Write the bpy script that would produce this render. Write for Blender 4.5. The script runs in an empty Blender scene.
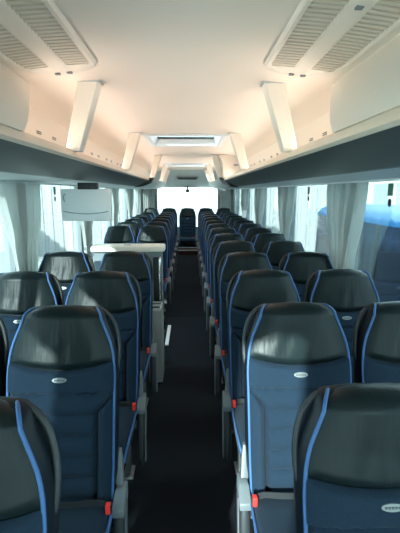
import bpy, bmesh, math, random
import numpy as np
from mathutils import Vector, Matrix
random.seed(7)
C = bpy.context.scene.collection
PI = math.pi
H = 1.65                      # eye height above the aisle floor
CAMX = 0.035

# ------------------------------------------------------------------ materials
def mat(name, col, rough=.6, metal=0, spec=.5, bump=None, var=None, sheen=0, coat=0):
    m = bpy.data.materials.new(name); m.use_nodes = True
    nt = m.node_tree; b = nt.nodes['Principled BSDF']
    b.inputs['Base Color'].default_value = (*col, 1)
    b.inputs['Roughness'].default_value = rough
    b.inputs['Metallic'].default_value = metal
    b.inputs['Specular IOR Level'].default_value = spec
    if sheen: b.inputs['Sheen Weight'].default_value = sheen
    if coat: b.inputs['Coat Weight'].default_value = coat
    tc = nt.nodes.new('ShaderNodeTexCoord')
    def noise(scale, detail=3):
        mp = nt.nodes.new('ShaderNodeMapping'); nt.links.new(tc.outputs['Object'], mp.inputs['Vector'])
        mp.inputs['Scale'].default_value = scale
        n = nt.nodes.new('ShaderNodeTexNoise'); n.inputs['Scale'].default_value = 1
        n.inputs['Detail'].default_value = detail
        nt.links.new(mp.outputs['Vector'], n.inputs['Vector'])
        return n
    if var:                                    # (scale xyz, amount): fibre / wear variation of the colour itself
        n = noise(var[0]); r = nt.nodes.new('ShaderNodeMix'); r.data_type = 'RGBA'
        r.inputs[6].default_value = (*[c*(1-var[1]) for c in col], 1)
        r.inputs[7].default_value = (*[min(1, c*(1+var[1])) for c in col], 1)
        nt.links.new(n.outputs['Fac'], r.inputs[0]); nt.links.new(r.outputs[2], b.inputs['Base Color'])
    if bump:
        n = noise(bump[0]); bp = nt.nodes.new('ShaderNodeBump')
        bp.inputs['Strength'].default_value = bump[1]; bp.inputs['Distance'].default_value = bump[2]
        nt.links.new(n.outputs['Fac'], bp.inputs['Height']); nt.links.new(bp.outputs['Normal'], b.inputs['Normal'])
    return m

def glass_mat(name, tint, gloss=.06, rough=.0):
    m = bpy.data.materials.new(name); m.use_nodes = True
    nt = m.node_tree; nt.nodes.remove(nt.nodes['Principled BSDF'])
    out = nt.nodes['Material Output']
    tr = nt.nodes.new('ShaderNodeBsdfTransparent'); tr.inputs['Color'].default_value = (*tint, 1)
    gl = nt.nodes.new('ShaderNodeBsdfGlossy'); gl.inputs['Roughness'].default_value = rough
    lw = nt.nodes.new('ShaderNodeFresnel'); lw.inputs['IOR'].default_value = 1.3
    ml = nt.nodes.new('ShaderNodeMath'); ml.operation = 'MULTIPLY'; ml.inputs[1].default_value = gloss*10
    ml.use_clamp = True
    nt.links.new(lw.outputs[0], ml.inputs[0])
    mx = nt.nodes.new('ShaderNodeMixShader')
    nt.links.new(ml.outputs[0], mx.inputs[0])
    nt.links.new(tr.outputs[0], mx.inputs[1]); nt.links.new(gl.outputs[0], mx.inputs[2])
    nt.links.new(mx.outputs[0], out.inputs['Surface'])
    return m

def emit_mat(name, col, strength):
    m = bpy.data.materials.new(name); m.use_nodes = True
    b = m.node_tree.nodes['Principled BSDF']
    b.inputs['Base Color'].default_value = (*col, 1)
    b.inputs['Emission Color'].default_value = (*col, 1)
    b.inputs['Emission Strength'].default_value = strength
    return m

def curtain_mat():
    m = mat('curtain_cloth', (.46, .465, .455), .85, var=((30, 30, 3), .12), bump=((300, 300, 300), .2, .001))
    nt = m.node_tree; b = nt.nodes['Principled BSDF']; out = nt.nodes['Material Output']
    t = nt.nodes.new('ShaderNodeBsdfTranslucent'); t.inputs['Color'].default_value = (.74, .78, .76, 1)
    mx = nt.nodes.new('ShaderNodeMixShader'); mx.inputs[0].default_value = .45
    nt.links.new(b.outputs[0], mx.inputs[1]); nt.links.new(t.outputs[0], mx.inputs[2])
    nt.links.new(mx.outputs[0], out.inputs['Surface'])
    return m

LED = 2.6
M = dict(
    ceiling=mat('cream_ceiling', (.86, .76, .675), .65, bump=((400, 400, 400), .05, .001)),
    cream=mat('cream_plastic', (.82, .745, .665), .5),
    lip=mat('warm_beige_lip', (.84, .69, .56), .5),
    grille=mat('cream_grille', (.66, .58, .49), .55),
    recess=mat('grille_slot_shade', (.30, .255, .205), .8),  # backing darkened, puts the shade between the slats into the colour
    wallgrey=mat('grey_trim', (.20, .22, .235), .7, var=((8, 8, 8), .06)),
    lightgrey=mat('light_grey_plastic', (.47, .50, .51), .5),
    soffit=mat('soffit_plastic', (.46, .50, .52), .45),
    darkpanel=mat('dark_rack_panel', (.055, .066, .068), .42, bump=((500, 500, 500), .08, .001)),
    black=mat('black_plastic', (.012, .013, .014), .5),
    carpet=mat('charcoal_carpet', (.012, .0145, .020), .95, spec=.1, bump=((350, 350, 350), .6, .004), var=((160, 160, 160), .75)),
    browncarpet=mat('brown_carpet', (.06, .038, .03), .95, spec=.1, bump=((200, 200, 200), .5, .004), var=((90, 90, 90), .4)),
    leather=mat('black_leather', (.0065, .012, .0135), .36, spec=.17, bump=((55, 30, 4), .28, .006)),
    shell=mat('seat_side_leather', (.006, .010, .015), .42, spec=.2, bump=((120, 120, 120), .15, .002)),
    fabric=mat('navy_fabric', (.0120, .0235, .0400), .9, spec=.06, bump=((500, 500, 500), .35, .002), var=((260, 260, 260), .45), sheen=.05),
    piping=mat('blue_piping', (.045, .118, .29), .55, spec=.3),
    badge=mat('silver_badge', (.20, .215, .22), .4, metal=.4),
    badgetext=mat('badge_lettering', (.07, .075, .08), .5),
    belt=mat('black_webbing', (.016, .018, .022), .8, bump=((900, 20, 900), .3, .001)),
    red=mat('red_button', (.75, .035, .03), .4),
    metal=mat('brushed_metal', (.50, .53, .56), .38, metal=.75),
    bracket=mat('bracket_grey', (.10, .115, .13), .45),
    legmetal=mat('grey_leg_metal', (.16, .17, .185), .45, metal=.6),
    boxgrey=mat('holder_box_grey', (.30, .31, .30), .5),
    armgrey=mat('armrest_cap_grey', (.12, .137, .15), .5),
    armdark=mat('armrest_pad', (.018, .022, .026), .55),
    curtain=curtain_mat(),
    monitor=mat('monitor_shell', (.80, .84, .86), .45),
    seam=mat('monitor_seam', (.22, .25, .28), .6),
    counter=mat('cream_counter', (.72, .68, .60), .4),
    partition=mat('partition_grey', (.20, .235, .26), .6),
    steel=mat('handrail_steel', (.72, .74, .75), .25, metal=.9),
    white=mat('white_strip', (.78, .79, .79), .5),
    glass=glass_mat('tinted_glass', (.88, .97, .975)),
    rearglass=glass_mat('rear_glass', (.88, .96, .955)),
    hatchglass=glass_mat('hatch_glass', (.80, .90, .94)),
    sticker=mat('green_sticker', (.06, .16, .12), .6),
    stickerdark=mat('dark_sticker', (.02, .03, .05), .6),
    led=emit_mat('warm_led', (1, .80, .62), LED),
    asphalt=mat('pale_concrete', (.50, .47, .43), .9, var=((3, 3, 3), .2), bump=((60, 60, 60), .3, .01)),
    endclad=mat('sun_dimmed_cladding', (.27, .28, .28), .5, var=((.6, .6, .1), .05)),  # white wall's colour darkened so its sunlit face does not blow out
    cladding=mat('white_cladding', (.93, .94, .94), .5, var=((.6, .6, .1), .05)),
    hall=mat('grey_hall', (.55, .56, .53), .7),
    halltrim=mat('hall_frames', (.30, .36, .36), .6),
    vanblue=mat('blue_paint', (.005, .115, .29), .45),
    vanglass=mat('dark_vehicle_glass', (.012, .03, .07), .12, spec=.8),
    vanpillar=mat('dark_vehicle_trim', (.01, .012, .018), .4),
)

# ------------------------------------------------------------------ mesh helpers
def obj(name, verts, faces, m, parent=None, smooth=False, bevel=0, seg=2):
    me = bpy.data.meshes.new(name)
    me.from_pydata([tuple(v) for v in verts], [], faces)
    bm = bmesh.new(); bm.from_mesh(me)
    bmesh.ops.remove_doubles(bm, verts=bm.verts, dist=1e-6)
    bmesh.ops.recalc_face_normals(bm, faces=bm.faces)
    if bevel:
        ed = [e for e in bm.edges if len(e.link_faces) == 2 and e.calc_face_angle() > .6]
        bmesh.ops.bevel(bm, geom=ed, offset=bevel, segments=seg, affect='EDGES', profile=.6, clamp_overlap=True)
    bm.to_mesh(me); bm.free()
    me.materials.append(m)
    if smooth or bevel:
        for p in me.polygons: p.use_smooth = True
        if hasattr(me, 'set_sharp_from_angle'): me.set_sharp_from_angle(angle=math.radians(50 if smooth else 35))
    o = bpy.data.objects.new(name, me); C.objects.link(o)
    if parent: o.parent = parent
    return o

class MB:
    """collects shapes for ONE mesh"""
    def __init__(s): s.v = []; s.f = []
    def add(s, v, f):
        n = len(s.v); s.v += [tuple(p) for p in v]; s.f += [tuple(i+n for i in q) for q in f]; return s
    def box(s, x0, x1, y0, y1, z0, z1):
        v = [(x, y, z) for x in (x0, x1) for y in (y0, y1) for z in (z0, z1)]
        return s.add(v, [(0,1,3,2),(4,6,7,5),(0,4,5,1),(2,3,7,6),(0,2,6,4),(1,5,7,3)])
    def prism(s, prof, y0, y1, sx=1):          # closed (x,z) profile swept along Y
        n = len(prof)
        v = [(sx*x, y0, z) for x, z in prof] + [(sx*x, y1, z) for x, z in prof]
        f = [(i, (i+1) % n, n+(i+1) % n, n+i) for i in range(n)] + [tuple(range(n)), tuple(range(2*n-1, n-1, -1))]
        return s.add(v, f)
    def loft(s, rings, closed=True, caps=True):
        n = len(rings[0]); v = [p for r in rings for p in r]; f = []
        for k in range(len(rings)-1):
            for i in range(n if closed else n-1):
                j = (i+1) % n
                f.append((k*n+i, k*n+j, (k+1)*n+j, (k+1)*n+i))
        if caps and closed:
            f.append(tuple(range(n))); f.append(tuple(len(v)-1-i for i in range(n)))
        return s.add(v, f)
    def tube(s, pts, r, n=8, smooth_n=0):
        P = [Vector(p) for p in pts]
        if smooth_n: P = catmull(P, smooth_n)
        rings = []; a = None
        for i, p in enumerate(P):
            d = (P[min(i+1, len(P)-1)] - P[max(i-1, 0)]).normalized()
            if a is None:
                a = d.cross(Vector((.13, .3, 1)))
                if a.length < 1e-2: a = d.cross(Vector((1, 0, 0)))
            a = (a - d*a.dot(d)).normalized(); b = d.cross(a)
            rr = r[i] if isinstance(r, (list, tuple)) else r
            rings.append([p + a*math.cos(t*2*PI/n)*rr + b*math.sin(t*2*PI/n)*rr for t in range(n)])
        return s.loft(rings)
    def disc(s, c, ax, ay, nrm, t, n=20):      # elliptical disc with thickness t
        c, ax, ay, nrm = map(Vector, (c, ax, ay, nrm))
        r0 = [c + ax*math.cos(k*2*PI/n) + ay*math.sin(k*2*PI/n) for k in range(n)]
        return s.loft([r0, [p + nrm*t for p in r0]])
    def make(s, name, m, parent=None, **k): return obj(name, s.v, s.f, m, parent, **k)

def catmull(P, n):
    out = []
    for i in range(len(P)-1):
        p0, p1, p2, p3 = P[max(i-1, 0)], P[i], P[i+1], P[min(i+2, len(P)-1)]
        for k in range(n):
            t = k/n
            out.append(.5*((2*p1) + (p2-p0)*t + (2*p0-5*p1+4*p2-p3)*t*t + (3*p1-p0-3*p2+p3)*t**3))
    out.append(P[-1]); return out

def thing(name, label, cat, loc=(0, 0, 0), group=None):
    o = bpy.data.objects.new(name, None); C.objects.link(o); o.location = loc
    o.empty_display_size = .1
    return tag(o, label, cat, group)
def tag(o, label, cat, group=None, kind=None):
    o['label'] = label; o['category'] = cat
    if group: o['group'] = group
    if kind: o['kind'] = kind
    return o
def struct(o, label=None):
    o['kind'] = 'structure'
    if label: o['label'] = label
    return o
def children(o): return [c for c in bpy.data.objects if c.parent == o]
def copy_tree(o, parent=None):
    c = o.copy(); C.objects.link(c)
    if parent: c.parent = parent
    for ch in KIDS.get(o.name, []): copy_tree(ch, c)
    return c
KIDS = {}
def index(o):
    KIDS[o.name] = children(o)
    for c in KIDS[o.name]: index(c)

ORD = ['first', 'second', 'third', 'fourth', 'fifth', 'sixth', 'seventh', 'eighth', 'ninth', 'tenth',
       'eleventh', 'twelfth', 'thirteenth', 'fourteenth', 'fifteenth']
def sm(t): t = max(0, min(1, t)); return t*t*(3-2*t)

# ------------------------------------------------------------------ SEAT
ZT = 1.19
_wz = ([.36, .43, .60, .80, .93, 1.00, 1.05, 1.09, 1.13, 1.155, 1.17, 1.19],
       [.190, .198, .205, .208, .210, .205, .194, .178, .161, .151, .145, .132])
def W(z): return sum(np.interp(z+d, *_wz) for d in (-.012, -.004, .004, .012))/4
def YF(z): return -.178 + (z-.43)*(.150/.74) - .014*math.sin(PI*max(0, min(1, (z-.43)/.62)))
def YB(z): return -.178 + (z-.43)*(.150/.74) + .105

def seat_shell(root):
    rings = []
    lv = [(z, W(z), YF(z)+.004, YB(z)) for z in np.linspace(.38, 1.135, 22)]
    lv += [(1.152, .153, YF(1.152)+.008, YB(1.152)-.003), (1.168, .144, YF(1.168)+.018, YB(1.168)-.012),
           (1.178, .128, YF(1.178)+.034, YB(1.178)-.028)]
    for z, w, f, b in lv:
        d = b-f; r = []
        half = [(w-.004, f), (w+.006, f+.2*d), (w+.012, f+.42*d), (w+.010, f+.66*d), (w-.004, f+.87*d), (w-.035, b), (w*.4, b+.006)]
        r = [(x, y, z) for x, y in half] + [(-x, y, z) for x, y in reversed(half)]
        rings.append(r)
    MB().loft(rings).make('back_shell', M['shell'], root, smooth=True)

def sU(z): return .70 + .32*sm((z-.77)/.10)**1.5
def front_pads(root):
    # leather headrest, rolled over the top
    NS, NV = 32, 34
    v = []; f = []
    for k in range(NV+1):
        t = k/NV
        for i in range(NS+1):
            s = -1 + 2*i/NS
            zb = .950 + .034*s*s
            if t < .68:
                z = zb + (1.146-zb)*t/.68; y = YF(z); w = W(z); zz = z
                bul = .030*(1-abs(s)**3.2)*min(1, (t/.10)**.6 if t > 0 else 0)
                y -= bul
            else:
                a = (t-.68)/.32*PI*.78
                y = YF(1.146) + .046*(1-math.cos(a)) - .030*(1-abs(s)**3.2)*max(0, math.cos(a*.8))
                zz = 1.146 + .046*math.sin(a) - .020*abs(s)**3*math.sin(a)
                w = W(1.146) - .022*(1-math.cos(a))
            # soft pull creases in the leather
            y += .0016*math.sin(s*17+2*math.sin(zz*9))*math.exp(-((zz-1.03)/.06)**2)*(1-abs(s))
            v.append((s*w, y-.001, zz))
    for k in range(NV):
        for i in range(NS):
            a = k*(NS+1)+i; f.append((a, a+1, a+NS+2, a+NS+1))
    obj('headrest', v, f, M['leather'], root, smooth=True)
    # quilted fabric back
    NS, NV = 52, 84
    v = []; f = []
    for k in range(NV+1):
        for i in range(NS+1):
            s = -1 + 2*i/NS; a = abs(s)
            zb = .948 + .034*s*s
            z = .40 + (zb-.40)*k/NV
            su = sU(z); edge = (1-a**6)
            b = .016*edge
            if a < su:
                if z < .862: b += .019*abs(math.sin(PI*(.862-z)/.081))**.5*min(1, (su-a)/.08)**.5 - .010
                else: b += .009*min(1,(z-.862)/.01)-.010*(1-min(1,(z-.862)/.01))
            else:
                b += .018*sm((a-su)/.10)*(1-sm((a-.86)/.14))
            b -= .013*math.exp(-((a-su)/.035)**2)*(1-sm((z-.85)/.02))
            b *= min(1, max(0, (zb-z)/.012)**.5) if z > zb-.012 else 1
            v.append((s*W(z), YF(z)-b-.001, z))
    for k in range(NV):
        for i in range(NS):
            q = k*(NS+1)+i; f.append((q, q+1, q+NS+2, q+NS+1))
    obj('back_pad', v, f, M['fabric'], root, smooth=True)
    for sx in (-1, 1):
        P = [(sx*(W(z)+.002), YF(z)-.002, z) for z in np.linspace(.42, 1.146, 26)]
        for a in (.35, .8, 1.3, 1.8, 2.3):
            P.append((sx*(W(1.146)-.022*(1-math.cos(a))+.001), YF(1.146)+.046*(1-math.cos(a)), 1.147+.030*math.sin(a)))
        MB().tube(P, .0052, 8).make('piping', M['piping'], root, smooth=True)
    zc = .922; y = YF(zc)-.0255
    bd = MB().disc((0, y, zc), (.0285, 0, 0), (0, .003, .0098), (0, -1, .1), .004, 24).make('badge', M['badge'], root, smooth=True)
    tx = MB()
    for k, (a, b_) in enumerate([(-.020, -.014), (-.011, -.006), (-.003, .003), (.006, .011), (.014, .020)]):
        tx.box(a, b_, y-.0052, y-.003, zc-.003, zc+.003)
    tx.make('lettering', M['badgetext'], bd)

def seat_cushion(root):
    rings = []
    for y, zt, zb, w in [(-.165, .43, .36, .19), (-.20, .445, .345, .203), (-.30, .446, .338, .207), (-.42, .452, .336, .208),
                         (-.52, .458, .338, .208), (-.58, .455, .345, .207), (-.615, .440, .358, .203), (-.632, .415, .375, .197)]:
        r = []
        half = [(0, zt), (.45*w, zt+.001), (.72*w, zt+.006), (.90*w, zt+.002), (w, zt-.016), (w+.002, (zt+zb)/2), (w-.004, zb+.012), (w*.85, zb), (0, zb)]
        r = [(x, y, z) for x, z in half] + [(-x, y, z) for x, z in reversed(half[1:-1])]
        rings.append(r)
    c = MB().loft(rings).make('cushion', M['fabric'], root, smooth=True)
    for sx in (-1, 1):
        MB().tube([(sx*.206, -.19, .430), (sx*.210, -.30, .432), (sx*.211, -.42, .438), (sx*.211, -.53, .444), (sx*.209, -.59, .436), (sx*.203, -.622, .415), (sx*.198, -.634, .39)],
                  .0055, 8, 3).make('piping', M['piping'], c, smooth=True)
    MB().box(-.19, .19, -.60, -.14, .315, .342).make('seat_pan', M['black'], root, bevel=.006)

def seat_belt(root, sg):
    pts = catmull([Vector(p) for p in [(-sg*.215, -.17, .450), (-sg*.15, -.222, .460), (-sg*.06, -.232, .456), (sg*.06, -.232, .456), (sg*.15, -.230, .456), (sg*.185, -.236, .456)]], 5)
    r = []
    for i, p in enumerate(pts):
        h = .024; tl = .012*math.sin(i*.35)
        r.append([(p.x, p.y-.002+tl*.3, p.z+h), (p.x, p.y+.002+tl*.3, p.z+h), (p.x, p.y+.010, p.z-h), (p.x, p.y+.006, p.z-h)])
    b = MB().loft(r).make('lap_belt', M['belt'], root)
    k = MB().box(sg*.198-.013, sg*.198+.013, -.254, -.232, .405, .474).make('buckle', M['black'], b, bevel=.004)
    bt = MB().box(sg*.198-.009, sg*.198+.009, -.260, -.236, .440, .480).make('release_button', M['red'], b, bevel=.004)

def grab_handle(root, sg):
    P = []
    for x, dy, z in [(.105, .062, 1.168), (.140, .062, 1.166), (.172, .060, 1.148), (.198, .058, 1.112), (.213, .056, 1.062), (.219, .054, 1.010), (.216, .052, .955), (.204, .050, .905)]:
        P.append((sg*x, YF(z)+dy, z))
    MB().tube(P, [.0095]*99, 10, 4).make('grab_handle', M['armdark'], root, smooth=True)

def armrest(root, sg):
    x = sg*.232
    rings = []
    for z, y, hy, hx in [(.415, -.185, .046, .020), (.38, -.192, .050, .024), (.32, -.205, .050, .025), (.24, -.222, .049, .024), (.17, -.238, .045, .022), (.125, -.248, .036, .019), (.105, -.252, .018, .012)]:
        rings.append([(x+hx*math.copysign(abs(math.cos(t))**.5, math.cos(t)), y+hy*math.copysign(abs(math.sin(t))**.6, math.sin(t)), z) for t in [k*2*PI/20 for k in range(20)]])
    a = MB().loft(rings).make('armrest', M['armdark'], root, smooth=True)
    MB().loft([[(x-w, y0, z), (x+w, y0, z), (x+w, y1, z), (x-w, y1, z)] for z, y0, y1, w in ((.405, -.240, -.140, .023), (.432, -.236, -.125, .024), (.470, -.180, -.115, .022), (.478, -.160, -.120, .018))]).make('armrest_cap', M['armgrey'], a, bevel=.006)
    e = sg*.258
    MB().loft([[(e-.003, -.238+d, z), (e+.003, -.238+d, z), (e+.003, -.206+d, z), (e-.003, -.206+d, z)] for z, d in ((.44, .03), (.38, .02), (.30, 0), (.20, -.022), (.13, -.035))]).make('edge_trim', M['legmetal'], a)
    MB().loft([[(sg*(xo-.030), y0, z), (sg*xo, y0, z), (sg*xo, y1, z), (sg*(xo-.030), y1, z)] for z, y0, y1, xo in ((.59, -.085, -.060, .224), (.54, -.105, -.070, .232), (.465, -.150, -.115, .240))]).make('hinge_bracket', M['bracket'], a, bevel=.003)

def seat_legs(root, sg):
    for yy in (-.52, -.20):
        m = MB()
        m.loft([[(sg*.15-.012, yy+dy-h, z), (sg*.15+.012, yy+dy-h, z), (sg*.15+.012, yy+dy+h, z), (sg*.15-.012, yy+dy+h, z)] for z, dy, h in ((.318, .02, .03), (.2, .008, .024), (.012, 0, .035))])
        m.box(sg*.15-.03, sg*.15+.03, yy-.055, yy+.055, 0, .014)
        m.make('leg', M['legmetal'], root, bevel=.003)
    m = MB()
    m.loft([[(-sg*.12-.012, -.36+dy-h, z), (-sg*.12+.012, -.36+dy-h, z), (-sg*.12+.012, -.36+dy+h, z), (-sg*.12-.012, -.36+dy+h, z)] for z, dy, h in ((.318, .02, .03), (.012, 0, .035))])
    m.box(-sg*.12-.03, -sg*.12+.03, -.415, -.305, 0, .014)
    m.make('leg', M['legmetal'], root, bevel=.003)

def make_seat(sg, arm=True, legs=True, handle=True):
    root = thing('coach_seat', '', 'seat', (0, 0, 0), 'leather and fabric coach seats')
    seat_shell(root); front_pads(root); seat_cushion(root); seat_belt(root, sg)
    if handle: grab_handle(root, sg)
    if arm: armrest(root, sg)
    if legs: seat_legs(root, sg)
    index(root)
    return root

protos = {}
def put_seat(kind, x, y, z, label, rz=0):
    if kind not in protos:
        sg, arm, legs, handle = {'LA': (1, 1, 1, 1), 'LW': (1, 0, 1, 1), 'RA': (-1, 1, 1, 1), 'RW': (-1, 0, 1, 1),
                                 'BC': (1, 0, 0, 0)}[kind]
        o = protos[kind] = make_seat(sg, arm, legs, handle)
    else:
        o = copy_tree(protos[kind])
    o.location = (x, y, z); o.rotation_euler.z = rz; o['label'] = label; o.scale = (1, 1, 1)
    return o

XA, XW = .482, .942
right_rows = [.885 + .733*k for k in range(13)]
left_front = [.80, 1.595, 2.335, 3.15]
left_rear = [5.66 + .765*k for k in range(6)]
for k, y in enumerate(right_rows):
    o = put_seat('RA', .486 if k else .535, y if k else .965, 0, 'navy coach seat on the right of the aisle, %s row back from the camera' % ORD[k])
    if k == 0: o.scale.z = .958
    if k > 0:
        put_seat('RW', .963, y, 0, 'navy coach seat by the right windows, in the %s row back from the camera' % ORD[k])
for k, y in enumerate(left_front):
    put_seat('LA', -.478 if k else -.488, y if k else .83, 0, 'navy coach seat left of the aisle before the partition, %s row from the camera' % ORD[k])
    if k > 0:
        put_seat('LW', -XW, y, 0, 'navy coach seat by the left windows before the partition, %s row from camera' % ORD[k])
for k, y in enumerate(left_rear):
    put_seat('LA', -XA, y, 0, 'navy coach seat left of the aisle, %s row beyond the cream-topped partition' % ORD[k])
    put_seat('LW', -XW, y, 0, 'navy coach seat by the left windows, %s row beyond the cream-topped partition' % ORD[k])
YBK = 10.52
for x, nm in ((-XW, 'at the left end of the back bench'), (-XA, 'second from the left of the back bench'),
              (0, 'in the middle of the back bench facing down the aisle'),
              (XA, 'second from the right of the back bench'), (XW, 'at the right end of the back bench')):
    put_seat('BC', x, YBK, .06, 'navy coach seat %s' % nm)

# ------------------------------------------------------------------ FLOOR
XWALL = 1.275
Y0, Y1 = -1.9, 11.25
m = MB()
m.box(-XWALL, -.27, Y0, 3.95, -.1, 0)
m.box(-XWALL, -.27, 4.95, Y1, -.1, 0)
m.box(.27, XWALL, Y0, Y1, -.1, 0)
m.box(-.27, .27, Y0, Y1, -.1, 0)
struct(m.make('floor', M['carpet']))
# stairwell of the middle door
m = MB()
m.box(-XWALL, -.27, 3.95, 4.95, -1.02, -1.0)
m.box(-.72, -.27, 3.95, 4.95, -1.0, -.5); m.box(-.50, -.27, 3.95, 4.95, -.5, -.25)
struct(m.make('floor_stairwell', M['carpet']))
m = MB()
m.loft([[(-.265, y, 0), (.265, y, 0), (.265, y, z), (-.265, y, z)] for y, z in ((5.2, .002), (7.2, .07), (9.25, .20), (9.32, .20))])
struct(m.make('floor_ramp', M['carpet']))
m = MB()
m.box(-.265, .265, 9.32, 9.66, 0, .305)
struct(m.make('floor_step', M['browncarpet']))
m = MB().box(-.265, .265, 9.66, 9.95, 0, .322).box(-XWALL+.01, XWALL-.01, 9.95, 11.2, 0, .338)
struct(m.make('floor_rear', M['carpet']))
m = MB().box(-.264, .264, 9.308, 9.335, .296, .312).box(-.264, .264, 9.648, 9.672, .322, .332)
struct(m.make('trim_1', M['lightgrey']))
tag(MB().box(-.235, -.195, 4.15, 4.80, .0, .016).make('nosing_strip', M['white'], bevel=.004),
    'white edge strip on the dark floor beside the middle stairwell', 'floor strip')

# ------------------------------------------------------------------ SIDE WALLS + WINDOWS
ZW0, ZW1 = .66, H+.078
pill = [-.75, 1.18, 3.05, 4.93, 6.80, 8.65, 10.45]
wn = [0]
for sx, nm in ((-1, 'left'), (1, 'right')):
    m = MB()
    xa, xb = sorted((sx*XWALL, sx*(XWALL+.06)))
    if sx < 0:
        m.box(xa, xb, Y0, 3.95, -1.0, ZW0); m.box(xa, xb, 4.95, Y1, -1.0, ZW0); m.box(xa, xb, 3.95, 4.95, -1.05, ZW0)
    else: m.box(xa, xb, Y0, Y1, -1.0, ZW0)
    m.box(xa, xb, Y0, Y1, ZW1, 2.34)
    for p in pill + [Y1-.06]: m.box(xa, xb, p-.05, p+.05, ZW0, ZW1)
    m.box(xa, xb, Y0, Y0+.1, ZW0, ZW1)
    struct(m.make('wall_'+nm, M['wallgrey']))
    edges = [Y0+.1] + [e for p in pill for e in (p-.05, p+.05)] + [Y1-.11]
    for k in range(0, len(edges), 2):
        if edges[k+1]-edges[k] < .1: continue
        wn[0] += 1
        x = sx*(XWALL+.035)
        struct(MB().box(x-.003, x+.003, edges[k], edges[k+1], ZW0, ZW1).make('window_%d' % wn[0], M['glass']))
    # curtain rail under the rack
    wr = sx*(XWALL-.045)
    struct(MB().box(wr-.012, wr+.012, Y0, 10.6, ZW1-.012, ZW1+.01).make('trim_%d' % (2 if sx < 0 else 3), M['white']))
# rear wall
m = MB()
m.box(-XWALL-.06, -.84, Y1, Y1+.06, -.1, 2.34); m.box(.84, XWALL+.06, Y1, Y1+.06, -.1, 2.34)
m.box(-.84, .84, Y1, Y1+.06, -.1, .70); m.box(-.84, .84, Y1, Y1+.06, 1.79, 2.34)
struct(m.make('wall_back', M['wallgrey']))
wn[0] += 1
struct(MB().box(-.84, .84, Y1+.03, Y1+.036, .70, 1.79).make('window_%d' % wn[0], M['rearglass']))

# front wall with the windscreen and an added unseen sun blocker behind the camera
m = MB()
m.box(-XWALL-.06, XWALL+.06, Y0-.06, Y0, -1.0, .35); m.box(-XWALL-.06, XWALL+.06, Y0-.06, Y0, 2.22, 2.34)
m.box(-XWALL-.06, -XWALL+.03, Y0-.06, Y0, .35, 2.22); m.box(XWALL-.03, XWALL+.06, Y0-.06, Y0, .35, 2.22)
struct(m.make('wall_front', M['wallgrey']))
wn[0] += 1
struct(MB().box(-XWALL+.03, XWALL-.03, Y0-.036, Y0-.03, .35, 2.22).make('window_%d' % wn[0], M['rearglass']))
struct(MB().box(-.80, -.22, Y0+.02, Y0+.026, 1.36, 2.20).tube([(-.82, Y0+.03, 2.205), (-.20, Y0+.03, 2.205)], .022, 10).box(-.80, -.22, Y0+.016, Y0+.030, 1.345, 1.365).make('trim_4', M['wallgrey']))  # unseen blind shape, added to keep sun off the nearest right seat
# ------------------------------------------------------------------ CEILING (cells left open for the two roof hatches)
prof = [(0, .630), (.20, .630), (.43, .627), (.56, .618), (.70, .603), (.82, .584), (.92, .555), (1.0, .515), (1.285, .46)]
xs = [(-x, H+z) for x, z in reversed(prof[1:])] + [(x, H+z) for x, z in prof]
HATCH = [(4.62, 5.62), (9.0, 9.95)]
YC = 10.25
ys = [Y0, 0, 1.5, 3, HATCH[0][0], HATCH[0][1], 6.5, 7.8, HATCH[1][0], HATCH[1][1], YC, 10.5, 10.75, 11.0, Y1]
drop = {10.5: .06, 10.75: .18, 11.0: .33, Y1: .48}
def czz(x, z, y):
    d = drop.get(y, 0)
    return max(z - d, min(z, H+.14))
v = [(x, y, czz(x, z, y)) for y in ys for x, z in xs]; n = len(xs); f = []
fr = []
for k in range(len(ys)-1):
    for i in range(n-1):
        xm = (xs[i][0]+xs[i+1][0])/2; ym = (ys[k]+ys[k+1])/2
        if abs(xm) < .43 and any(a < ym < b for a, b in HATCH): continue
        q = (k*n+i, k*n+i+1, (k+1)*n+i+1, (k+1)*n+i)
        (fr if ym > YC+.3 else f).append(q)
def sheet(name, faces, m):
    used = sorted({i for q in faces for i in q}); mp = {i: j for j, i in enumerate(used)}
    nv = len(used)
    vv = [v[i] for i in used] + [(v[i][0], v[i][1], v[i][2]+.02) for i in used]
    ff = [tuple(mp[i] for i in q) for q in faces] + [tuple(mp[i]+nv for i in reversed(q)) for q in faces]
    cnt = {}
    for q in faces:
        for a, b in zip(q, q[1:]+q[:1]):
            cnt[frozenset((a, b))] = cnt.get(frozenset((a, b)), []) + [(a, b)]
    for e in cnt.values():
        if len(e) == 1:
            a, b = mp[e[0][0]], mp[e[0][1]]; ff.append((a, b, b+nv, a+nv))
    return obj(name, vv, ff, m, smooth=True)
struct(sheet('ceiling', f, M['ceiling']))
struct(sheet('ceiling_rear', fr, M['lightgrey']))
vent = thing('rear_air_vent', 'dark air vent slot in the grey panel above the rear window', 'vent', (0, 10.86, H+.37))
vent.rotation_euler.x = -math.atan2(.15, .25)
MB().box(-.27, .27, -.06, .06, -.014, -.004).make('vent_frame', M['wallgrey'], vent, bevel=.003)
MB().box(-.23, .23, -.036, .036, -.024, -.012).make('vent_slot', M['black'], vent, bevel=.003)

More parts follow.
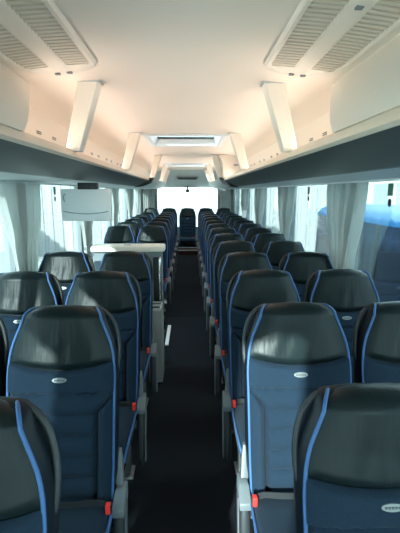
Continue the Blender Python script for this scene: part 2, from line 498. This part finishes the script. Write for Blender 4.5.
for k, (a, b) in enumerate(HATCH):
    t = thing('roof_hatch', ['glazed roof hatch in the ceiling, nearer and larger of the two', 'glazed roof hatch in the ceiling far back near the rear window'][k], 'roof hatch', (0, (a+b)/2, H+.628), 'glazed roof hatches')
    L = (b-a)/2; w = .43; m = MB()
    for zl, o in ((-.012, 0),):
        # sloped frame: outer lip, inner lip
        def ring(dx, z): return [(-w-dx, -L-dx, z), (w+dx, -L-dx, z), (w+dx, L+dx, z), (-w-dx, L+dx, z)]
        R = [ring(.055, -.001), ring(.050, -.016), ring(.0, -.018), ring(-.022, -.010), ring(-.06, .075), ring(-.06, .10), ring(.03, .10), ring(.03, .03)]
        m.loft(R, caps=False)
    m.make('hatch_frame', M['monitor'], t)
    MB().box(-w+.05, w-.05, -L+.05, L-.05, .082, .090).make('hatch_glass', M['hatchglass'], t)
    MB().box(-w+.062, w-.062, L-.22, L-.062, .068, .078).make('blind_cassette', M['black'], t, bevel=.006)

# ------------------------------------------------------------------ AIR PANELS in the ceiling near the camera
def cz(x): return float(np.interp(abs(x), [p[0] for p in prof], [p[1] for p in prof])) + H
for sx, nm in ((-1, 'left'), (1, 'right')):
    t = thing('air_vent_panel', 'long cream slatted air vent panel in the ceiling on the %s' % nm, 'vent', (sx*.58, .7, H+.61), 'slatted ceiling air panels')
    def P(x, y, d): return (sx*x - sx*.58, y-.7, cz(x)-d-(H+.61))
    xi, xo, ye, yb = .412, .775, 2.17, -1.2
    # surround with a bowed far end, a border strip ring made as swept bars
    m = MB()
    outl = [(xi, yb), (xi, ye-.07), (xi+.012, ye-.025)] + [(xi+.05+(xo-xi-.09)*u, ye+.055*math.sin(PI*u)-.02*(u-.5)) for u in [k/10 for k in range(11)]] + [(xo-.012, ye-.06), (xo, ye-.14), (xo, yb)]
    cx = (xi+xo)/2
    inn = [(cx+(x-cx)*.87, y if y < 0 else y-.05) for x, y in outl]
    m.loft([[P(x, y, d) for (x, y), d in ((o, 0), (o, .012), ((o[0]*.75+i[0]*.25, o[1]*.75+i[1]*.25), .022), (i, .020), (i, 0))] for o, i in zip(outl, inn)])
    m.make('surround', M['cream'], t, smooth=True)
    # recessed backing
    m = MB(); m.loft([[P(x, y, d) for x, d in ((xi+.015, .001), (cx, .001), (xo-.015, .001), (xo-.015, .004), (cx, .004), (xi+.015, .004))] for y in (yb, 0, 1.0, ye-.02)])
    m.make('backing', M['recess'], t)
    # plain band between the two slatted fields, and plain end
    m = MB(); m.loft([[P(x, y, d) for x, d in ((cx-.042, .002), (cx-.042, .018), (cx-.03, .021), (cx+.03, .021), (cx+.042, .018), (cx+.042, .002))] for y in (yb, 0, 1.0, ye)])
    m.make('centre_band', M['cream'], t)
    m = MB()
    m.loft([[P(x, y, d) for y, d in ((ye-.085, .003), (ye-.085, .018), (ye+.03*math.sin(PI*u)-.03, .02), (ye+.03*math.sin(PI*u)-.03, .003))] for u, x in [(k/8, xi+.03+(xo-xi-.06)*k/8) for k in range(9)]])
    m.make('end_plate', M['cream'], t, smooth=True)
    for a, b in ((xi+.022, cx-.040), (cx+.040, xo-.022)):
        m = MB(); y = yb+.02
        while y < ye-.10:
            m.loft([[P(x, y+dy, d) for dy, d in ((0, .004), (.002, .017), (.017, .019), (.020, .013), (.018, .004))] for x in (a, b)])
            y += .034
        m.make('grille', M['grille'], t)
    for dx in (-.03, .03):
        p = P(cx+dx, ye+.012, .022); MB().box(p[0]-.012, p[0]+.012, p[1]-.010, p[1]+.010, p[2]-.006, p[2]+.004).make('clip', M['wallgrey'], t)
    p = P(cx, 1.42, .023)
    MB().box(p[0]-.012, p[0]+.012, p[1]-.010, p[1]+.010, p[2]-.004, p[2]+.004).make('latch', M['wallgrey'], t)

# ------------------------------------------------------------------ LUGGAGE RACKS
YE = 6.9
for sx, nm in ((-1, 'left'), (1, 'right')):
    t = thing('luggage_rack', 'overhead luggage rack with cream lip and dark front along the %s windows' % nm, 'luggage rack', (sx*.9, 4, H+.2), 'overhead luggage racks')
    def pr(pts, y0, y1): return MB().prism([(sx*x - sx*.9, z) for x, z in pts], y0-4, y1-4)
    def mk(mb, name, m, **k):
        for i, q in enumerate(mb.v): mb.v[i] = (q[0], q[1], q[2]-.2+0)
        return mb.make(name, m, t, **k)
    RY = .25
    lip = [(.626, .203), (.630, .214), (.638, .230), (.650, .247), (.660, .247), (.666, .235), (.668, .190), (.640, .192)]
    mk(pr(lip, RY, YE), 'lip', M['lip'], smooth=True)
    dk = [(.641, .195), (.668, .186), (.870, .120), (.862, .096), (.845, .099), (.76, .135), (.69, .168)]
    mk(pr(dk, RY, YE), 'front_panel', M['darkpanel'], smooth=True)
    sf = [(.850, .098), (.862, .112), (1.272, .112), (1.272, .079), (1.10, .079), (.95, .086)]
    mk(pr(sf, RY, 10.6), 'soffit', M['soffit'], smooth=True)
    mk(pr([(.662, .212), (.98, .185), (.98, .170), (.664, .196)], RY, YE), 'shelf', M['lightgrey'])
    mk(pr([(.960, .180), (.945, .42), (.975, .53), (.992, .53), (.992, .18)], 1.2, 10.5), 'back_panel', M['cream'], smooth=True)
    y = 2.0
    while y < 6.3:
        for d in (0, .30):
            m = MB()
            for zz in (.388, .376):
                m.prism([(sx*.957-sx*.9, zz), (sx*.942-sx*.9, zz), (sx*.942-sx*.9, zz+.006), (sx*.957-sx*.9, zz+.006)], y+d-4, y+d+.075-4)
            m.box(sx*.9515-sx*.9-.003, sx*.9515-sx*.9+.003, y+d-4, y+d+.075-4, .376, .394)
            mk(m, 'vent_slot', M['wallgrey'])
        y += .73
    # closed compartment at the front, cut back towards the top
    cf = [(.632, .243), (.655, .30), (.70, .38), (.755, .47), (.80, .54), (.835, .60), (1.05, .50), (1.0, .25)]
    m = MB(); n_ = len(cf)
    m.loft([[(sx*x-sx*.9, (RY if e == 0 else 1.71+max(0, (z-.24))*1.85)-4, z) for x, z in cf] for e in (0, 1)])
    mk(m, 'closed_compartment', M['cream'], smooth=True)
    # lighter rear section beyond the dark front
    rs = [(.545, .222), (.565, .240), (.62, .226), (.86, .112), (.86, .09), (.72, .100), (.60, .155)]
    mk(pr(rs, YE+.03, 10.6), 'rear_section', M['lightgrey'], smooth=True)
    mk(pr([(.545, .245), (.60, .245), (.88, .112), (.87, .085), (.74, .098), (.60, .15)], YE-.02, YE+.035), 'end_trim', M['black'])
    mk(pr([(.662, .212), (.98, .185), (.98, .170), (.664, .196)], YE+.036, 10.6), 'shelf', M['lightgrey'])
    # warm light strip lying in the rack behind the lip
    mk(pr([(.675, .214), (.690, .2125), (.690, .222), (.675, .224)], 1.75, 10.3), 'light_strip', M['led'])

    # supports from ceiling to lip
    for k, y in enumerate([2.47, 4.45, 7.05, 9.3, 10.45]):
        R = []
        for u in [j/8 for j in range(9)]:
            zt = .632 if y < 10 else .572; z = .238 + (zt-.238)*u
            wv = .046 + .018*u
            xc = .640 - .113*u - (.05 if y > YE else 0)
            dp = .030 + .012*u
            R.append([(sx*(xc-.9+a*wv), y-4+b*dp, z-.2) for a, b in ((-1, -.6), (-.8, -1), (.8, -1), (1, -.6), (1, 1), (-1, 1))])
        b_ = MB().loft(R).make('rack_support', M['cream'], t, smooth=True)
        xt = sx*(.527-.9-(.05 if y > YE else 0))
        MB().box(xt-.068, xt+.068, y-4-.046, y-4+.046, zt-.2-.018, zt-.2-.004).make('top_plate', M['lightgrey'], b_, bevel=.003)
    if sx > 0:
        lk = MB().prism([(-.19+.8-.9, .23-.2), (-.20-.1, .50-.2), (-.26-.1, .60-.2), (-.20, .41), (-.02, .38), (.06, .33), (.05, .01)], 6.80-4, 7.5-4).make('locker', M['cream'], t, bevel=.006)
        MB().box(-.12, -.04, 6.79-4, 6.80-4, .235, .255).make('handle_slot', M['wallgrey'], lk)

# ------------------------------------------------------------------ CURTAINS
def curtain(sx, yc, wt, wb, seed, label, off=0, zb=.70):
    rnd = random.Random(seed); ph = rnd.random()*6; nf = 3.6 + rnd.random()*1.2
    NS, NV = 72, 26; zt = ZW1-.012
    rows = []
    for k in range(NV+1):
        u = k/NV; z = zt + (zb-zt)*u
        g = sm(min(1, u/.72)); wd = wt + (wb-wt)*g
        if u > .72: wd = wb + .35*(wt-wb)*sm((u-.72)/.28)
        row = []
        for i in range(NS+1):
            s = -1+2*i/NS
            amp = .058 - .026*sm((1.42-z)/.22)
            fold = math.sin(s*nf*PI*.9 + ph + .7*math.sin(3*u+ph)) + .45*math.sin(s*nf*PI*1.9 + 2*ph - u*1.4)
            row.append((fold*amp*.62, yc + off*g + s*wd/2 + .015*math.sin(fold*1.3+u*3), z))
        rows.append(row)
    xw = sx*(XWALL-.052)
    v = [(xw+a, b, c) for r in rows for a, b, c in r]; n1 = len(v)
    v += [(xw+a-sx*.004, b, c) for r in rows for a, b, c in r]
    n = NS+1; f = []
    for k in range(NV):
        for i in range(NS):
            q = (k*n+i, k*n+i+1, (k+1)*n+i+1, (k+1)*n+i)
            f += [q, tuple(j+n1 for j in reversed(q))]
    for k in range(NV):
        for i in (0, NS): f.append((k*n+i, (k+1)*n+i, (k+1)*n+i+n1, k*n+i+n1))
    for i in range(NS):
        for k in (0, NV): f.append((k*n+i, k*n+i+1, k*n+i+1+n1, k*n+i+n1))
    o = thing('window_curtain', label, 'curtain', (0, 0, 0), 'grey side window curtains')
    o.location = (xw, yc, zb)
    v = [(a-xw, b-yc, c-zb) for a, b, c in v]
    obj('cloth', v, f, M['curtain'], o, smooth=True)
    # tie-back strap
    zt_ = zt + (zb-zt)*.72 - zb
    P = [(-sx*.03*math.cos(a)-sx*.002, off+math.sin(a)*(wb/2+.015), zt_) for a in np.linspace(-PI/2, PI/2, 9)]
    MB().loft([[(p[0]-.002, p[1], p[2]-.02), (p[0]+.002, p[1], p[2]-.02), (p[0]+.002, p[1], p[2]+.02), (p[0]-.002, p[1], p[2]+.02)] for p in P]).make('tie_back', M['lightgrey'], o)
    return o
for sx, nm in ((-1, 'left'), (1, 'right')):
    cl = [(3.07, .72, .36), (4.95, .62, .30), (6.82, .66, .34), (8.66, .62, .34), (10.3, .40, .30)]
    for k, (y, wt, wb) in enumerate(cl):
        curtain(sx, y, wt, wb, 11*k+(3 if sx > 0 else 40), 'pale grey gathered curtain at the %s windows, %s from the camera' % (nm, ORD[k]))
# curtains beside the rear window
for sx, nm in ((-1, 'left'), (1, 'right')):
    m = MB(); R = []
    for k in range(9):
        u = k/8; z = 1.78 - .95*u; w = .40 - .10*math.sin(PI*min(1, u*1.1))
        row = []
        N = 30
        fr_ = [(sx*(1.20 - w*i/N*1.0), 11.20-.02-.018*math.sin(i*1.25+u), z) for i in range(N+1)]
        row = fr_ + [(x, y+.004, z_) for x, y, z_ in reversed(fr_)]
        R.append(row)
    m.loft(R)
    tag(m.make('rear_curtain', M['curtain'], smooth=True), 'grey curtain hanging on the %s side of the rear window' % nm, 'curtain', 'rear window curtains')

# ------------------------------------------------------------------ MONITOR
t = thing('flip_down_monitor', 'white shell of a flip-down monitor hanging under the left rack', 'monitor', (-.822, 3.42, 1.535))
R = []
for d, (w, h0, h1) in ((-.030, (.190, -.105, .126)), (-.022, (.206, -.122, .140)), (.012, (.208, -.126, .142)), (.02, (.204, -.122, .138))):
    ol = []
    for qx, qz, a0 in ((1, 1, 0), (-1, 1, 1), (-1, -1, 2), (1, -1, 3)):
        for j in range(5):
            a = (a0 + j/4)*PI/2; r = .018
            hz = h1 if qz > 0 else h0
            ol.append((qx*(w-r)+r*math.cos(a), d, (hz-qz*r)+r*math.sin(a)))
    R.append(ol)
MB().loft(R).make('monitor_shell', M['monitor'], t, smooth=True)
MB().tube([(x, -.0315, -.040-.022*(1-(x/.19)**2)) for x in np.linspace(-.19, .185, 16)], .0035, 6).make('seam', M['seam'], t)
MB().tube([(-.160, -.031, .10), (-.174, -.031, .095), (-.178, -.031, .08), (-.178, -.031, .05), (-.170, -.031, .038)], .0035, 6, 3).make('latch', M['seam'], t)
MB().box(-.06, .10, -.035, .035, .138, .194).make('hinge', M['black'], t, bevel=.006)
MB().box(-.18, .18, .018, .024, -.105, .09).make('screen', M['black'], t)

# ------------------------------------------------------------------ PARTITION, RAIL, CUP HOLDER BOX
t = thing('partition', 'grey partition with cream counter top behind the fourth left row', 'partition', (-.6, 3.70, 0))
MB().box(-.25, .385, -.03, .06, 0, 1.12).make('partition_panel', M['partition'], t, bevel=.012)
m = MB(); R = []
for z, g in ((1.115, -.006), (1.120, 0), (1.158, 0), (1.166, -.008)):
    ol = []
    for qx, qy, a0 in ((1, 1, 0), (-1, 1, 1), (-1, -1, 2), (1, -1, 3)):
        for j in range(5):
            a = (a0+j/4)*PI/2; r = .03
            ol.append((.072+qx*(.337-r+g)+r*math.cos(a), .03+qy*(.115-r+g)+r*math.sin(a), z))
    R.append(ol)
ct = m.loft(R).make('counter_top', M['counter'], t, smooth=True)
for x in (-.10, .06):
    MB().disc((x, .03, 1.166), (.035, 0, 0), (0, .025, 0), (0, 0, 1), .007, 16).make('cup_ring', M['lightgrey'], ct)
MB().box(.30, .372, -.038, -.028, .60, 1.06).make('recess', M['black'], t, bevel=.004)
tag(MB().tube([(-.232, 3.668, 1.06), (-.232, 3.61, 1.06), (-.230, 3.59, 1.03), (-.230, 3.585, .95), (-.230, 3.585, .80), (-.230, 3.59, .70), (-.232, 3.61, .67), (-.232, 3.668, .67)], .011, 10, 4).make('grab_rail', M['steel'], smooth=True),
    'vertical silver grab rail on the aisle end of the grey partition', 'rail')
t = thing('holder_box', 'grey box with two open square holders beside the aisle by the partition', 'holder box', (-.262, 3.42, 0))
MB().box(-.058, .058, -.13, .13, 0, .655).make('box_body', M['boxgrey'], t, bevel=.008)
m = MB()
for y in (-.065, .058):
    for a in ((-.055, -.042, y-.058, y+.058), (.042, .055, y-.058, y+.058), (-.055, .055, y-.058, y-.045), (-.055, .055, y+.045, y+.058)):
        m.box(*a, .655, .672)
m.make('holder_rim', M['lightgrey'], t)
MB().box(-.042, .042, -.115, -.015, .655, .660).box(-.042, .042, .012, .105, .655, .660).make('holder_base', M['black'], t)

# ------------------------------------------------------------------ STICKERS, HANGING CAMERA
for sx, y, nm in ((-1, 4.1, 'left window beside the monitor'), (1, 2.53, 'near right window beside the blue bus'), (1, 4.28, 'right window between the first two curtains')):
    x = sx*(XWALL+.030)
    t = thing('window_sticker', 'small green emergency sticker at the top of the %s' % nm, 'sticker', (x, y, 1.66), 'emergency window stickers')
    MB().box(-.0015, .0015, -.032, .032, -.032, .045).make('green_panel', M['sticker'], t)
    MB().disc((-.0015, 0, -.075), (0, .022, 0), (0, 0, .026), (1, 0, 0), .003, 16).make('oval_mark', M['stickerdark'], t)
t = thing('reversing_camera', 'small dark camera hanging at the top centre of the rear window', 'camera', (0, 11.19, 1.785))
MB().box(-.018, .018, -.02, .06, -.06, .04).make('stem', M['black'], t, bevel=.004)
MB().box(-.05, .05, -.05, .02, -.135, -.06).make('camera_body', M['black'], t, bevel=.012)

# ------------------------------------------------------------------ OUTSIDE
GZ = -1.2
m = MB().box(-40, 40, -30, 60, GZ-.1, GZ)
struct(m.make('ground', M['asphalt']))
def ribbed(n_len, h, pitch, dep=.05):          # local: runs along +X, faces -Y
    prof_ = []; x = 0
    while x < n_len:
        prof_ += [(x, 0), (x+pitch*.55, 0), (x+pitch*.65, dep), (x+pitch*.9, dep)]; x += pitch
    prof_.append((n_len, 0))
    R = [[(x, y, z) for z in (0, h)] for x, y in prof_]
    mb = MB(); pts = [(x, y) for x, y in prof_] + [(n_len, .3), (0, .3)]
    mb.loft([[(x, y, z) for x, y in pts] for z in (0, h)])
    return mb
o = ribbed(44, 3.3, .80, .08).make('warehouse_wall', M['cladding'])
o.location = (-9, -4, GZ); o.rotation_euler.z = PI/2
tag(o, 'long white ribbed metal wall standing outside the left windows', 'wall')
o = ribbed(14, 6.0, .42).make('warehouse_end_wall', M['endclad'])
o.location = (-7.5, 18, GZ)
tag(o, 'pale ribbed metal wall standing outside the rear window', 'wall')

# blue bus alongside on the right
t = thing('blue_bus', 'blue bus with dark windows parked outside the right windows', 'bus', (3.1, 5.5, GZ))
ZR = 2.56
def bprof(z0, z1, inset): return None
yl = (-5.6, 4.3)
def section(pts, name, m, **k):
    R = []
    for y, s in ((yl[0], .96), (yl[0]+.25, 1), (yl[1]-.35, 1), (yl[1]-.1, .985), (yl[1], .94)):
        R.append([(1.05+(x-1.05)*s, y, z if z < 2.2 else 2.2+(z-2.2)*(1 if s == 1 else .8)) for x, z in pts])
    return MB().loft(R).make(name, m, t, smooth=True, **k)
section([(0, .35), (0, 1.05), (2.1, 1.05), (2.1, .35)], 'lower_body', M['vanblue'])
section([(.015, 1.05), (.05, 2.34), (2.05, 2.34), (2.085, 1.05)], 'window_band', M['vanglass'])
section([(.035, 2.33), (.04, 2.40), (.10, 2.50), (.25, 2.555), (1.05, 2.58), (1.85, 2.555), (2.0, 2.50), (2.06, 2.40), (2.065, 2.33)], 'roof', M['vanblue'])
for y in (-3.8, -2.2, -.6, 1.0, 2.6):
    MB().loft([[(.008, y-.05, 1.05), (.03, y-.05, 1.05), (.03, y+.05, 1.05), (.008, y+.05, 1.05)], [(.042, y-.05, 2.34), (.062, y-.05, 2.34), (.062, y+.05, 2.34), (.042, y+.05, 2.34)]]).make('pillar', M['vanpillar'], t)
for y in (-4.2, 2.9):
    for x in (.02, 1.83):
        MB().loft([[(x+d, y+.46*math.cos(a), .46+.46*math.sin(a)) for a in [k*2*PI/24 for k in range(24)]] for d in (0, .25)]).make('wheel', M['black'], t, smooth=True)
MB().box(-.002, .012, -.75, -.68, 1.35, 1.50).make('sticker', M['white'], t)

t = thing('pale_building', 'pale building with window frames beyond the blue bus on the right', 'building', (11, 12, GZ))
MB().box(0, 5, -18, 14, 0, 4.6).make('wall', M['hall'], t)
m_ = MB()
for k in range(11):
    y = -16 + k*2.6
    MB().box(-.06, .0, y, y+1.7, 1.6, 3.3).make('window', M['halltrim'], t)
MB().box(-.15, 5.1, -18.2, 14.2, 4.6, 4.8).make('roof_edge', M['lightgrey'], t)

# ------------------------------------------------------------------ LIGHT
w = bpy.data.worlds.new('World'); bpy.context.scene.world = w; w.use_nodes = True
nt = w.node_tree; bg = nt.nodes['Background']
bg.inputs['Color'].default_value = (.74, .95, 1.0, 1); bg.inputs['Strength'].default_value = 4.5
sl = bpy.data.lights.new('sun', 'SUN'); sl.energy = 13; sl.angle = math.radians(.8); sl.color = (.96, 1, .96)
so = bpy.data.objects.new('sun', sl); C.objects.link(so)
az, el = math.radians(21), math.radians(17)
d = Vector((math.sin(az)*math.cos(el), math.cos(az)*math.cos(el), -math.sin(el)))
so.rotation_euler = d.to_track_quat('-Z', 'Y').to_euler(); so.location = (-6, -10, 8)

# warm lamps of the rack light strips, aimed up across the ceiling
for sx in (-1, 1):
    la = bpy.data.lights.new('rack_lamp', 'AREA'); la.shape = 'RECTANGLE'; la.size = 9.8; la.size_y = .03; la.spread = math.radians(130)
    la.energy = 19; la.color = (1, .87, .76)
    lo = bpy.data.objects.new('rack_lamp', la); C.objects.link(lo)
    lo.location = (sx*.79, 5.25, H+.225)
    dv = Vector((-sx*.80, 0, .45)).normalized(); xv = Vector((0, 1, 0)); zv = -dv; yv = zv.cross(xv)
    lo.rotation_euler = Matrix((xv, yv, zv)).transposed().to_euler()
# ------------------------------------------------------------------ CAMERA
cd = bpy.data.cameras.new('camera'); co = bpy.data.objects.new('camera', cd); C.objects.link(co)
cd.sensor_fit = 'HORIZONTAL'; cd.sensor_width = 36; cd.lens = 36*400/400; cd.clip_start = .02
co.location = (CAMX, 0, H)
pitch = math.atan(74.2/400); yaw = math.atan(11/400)
co.rotation_euler = (PI/2-pitch, 0, -yaw)
S = bpy.context.scene
S.camera = co
S.view_settings.view_transform = 'Standard'; S.view_settings.look = 'None'
S.view_settings.gamma = 1; S.view_settings.use_curve_mapping = False
S.view_settings.exposure = 0.35
S.cycles.max_bounces = 10; S.cycles.diffuse_bounces = 6; S.cycles.transparent_max_bounces = 16
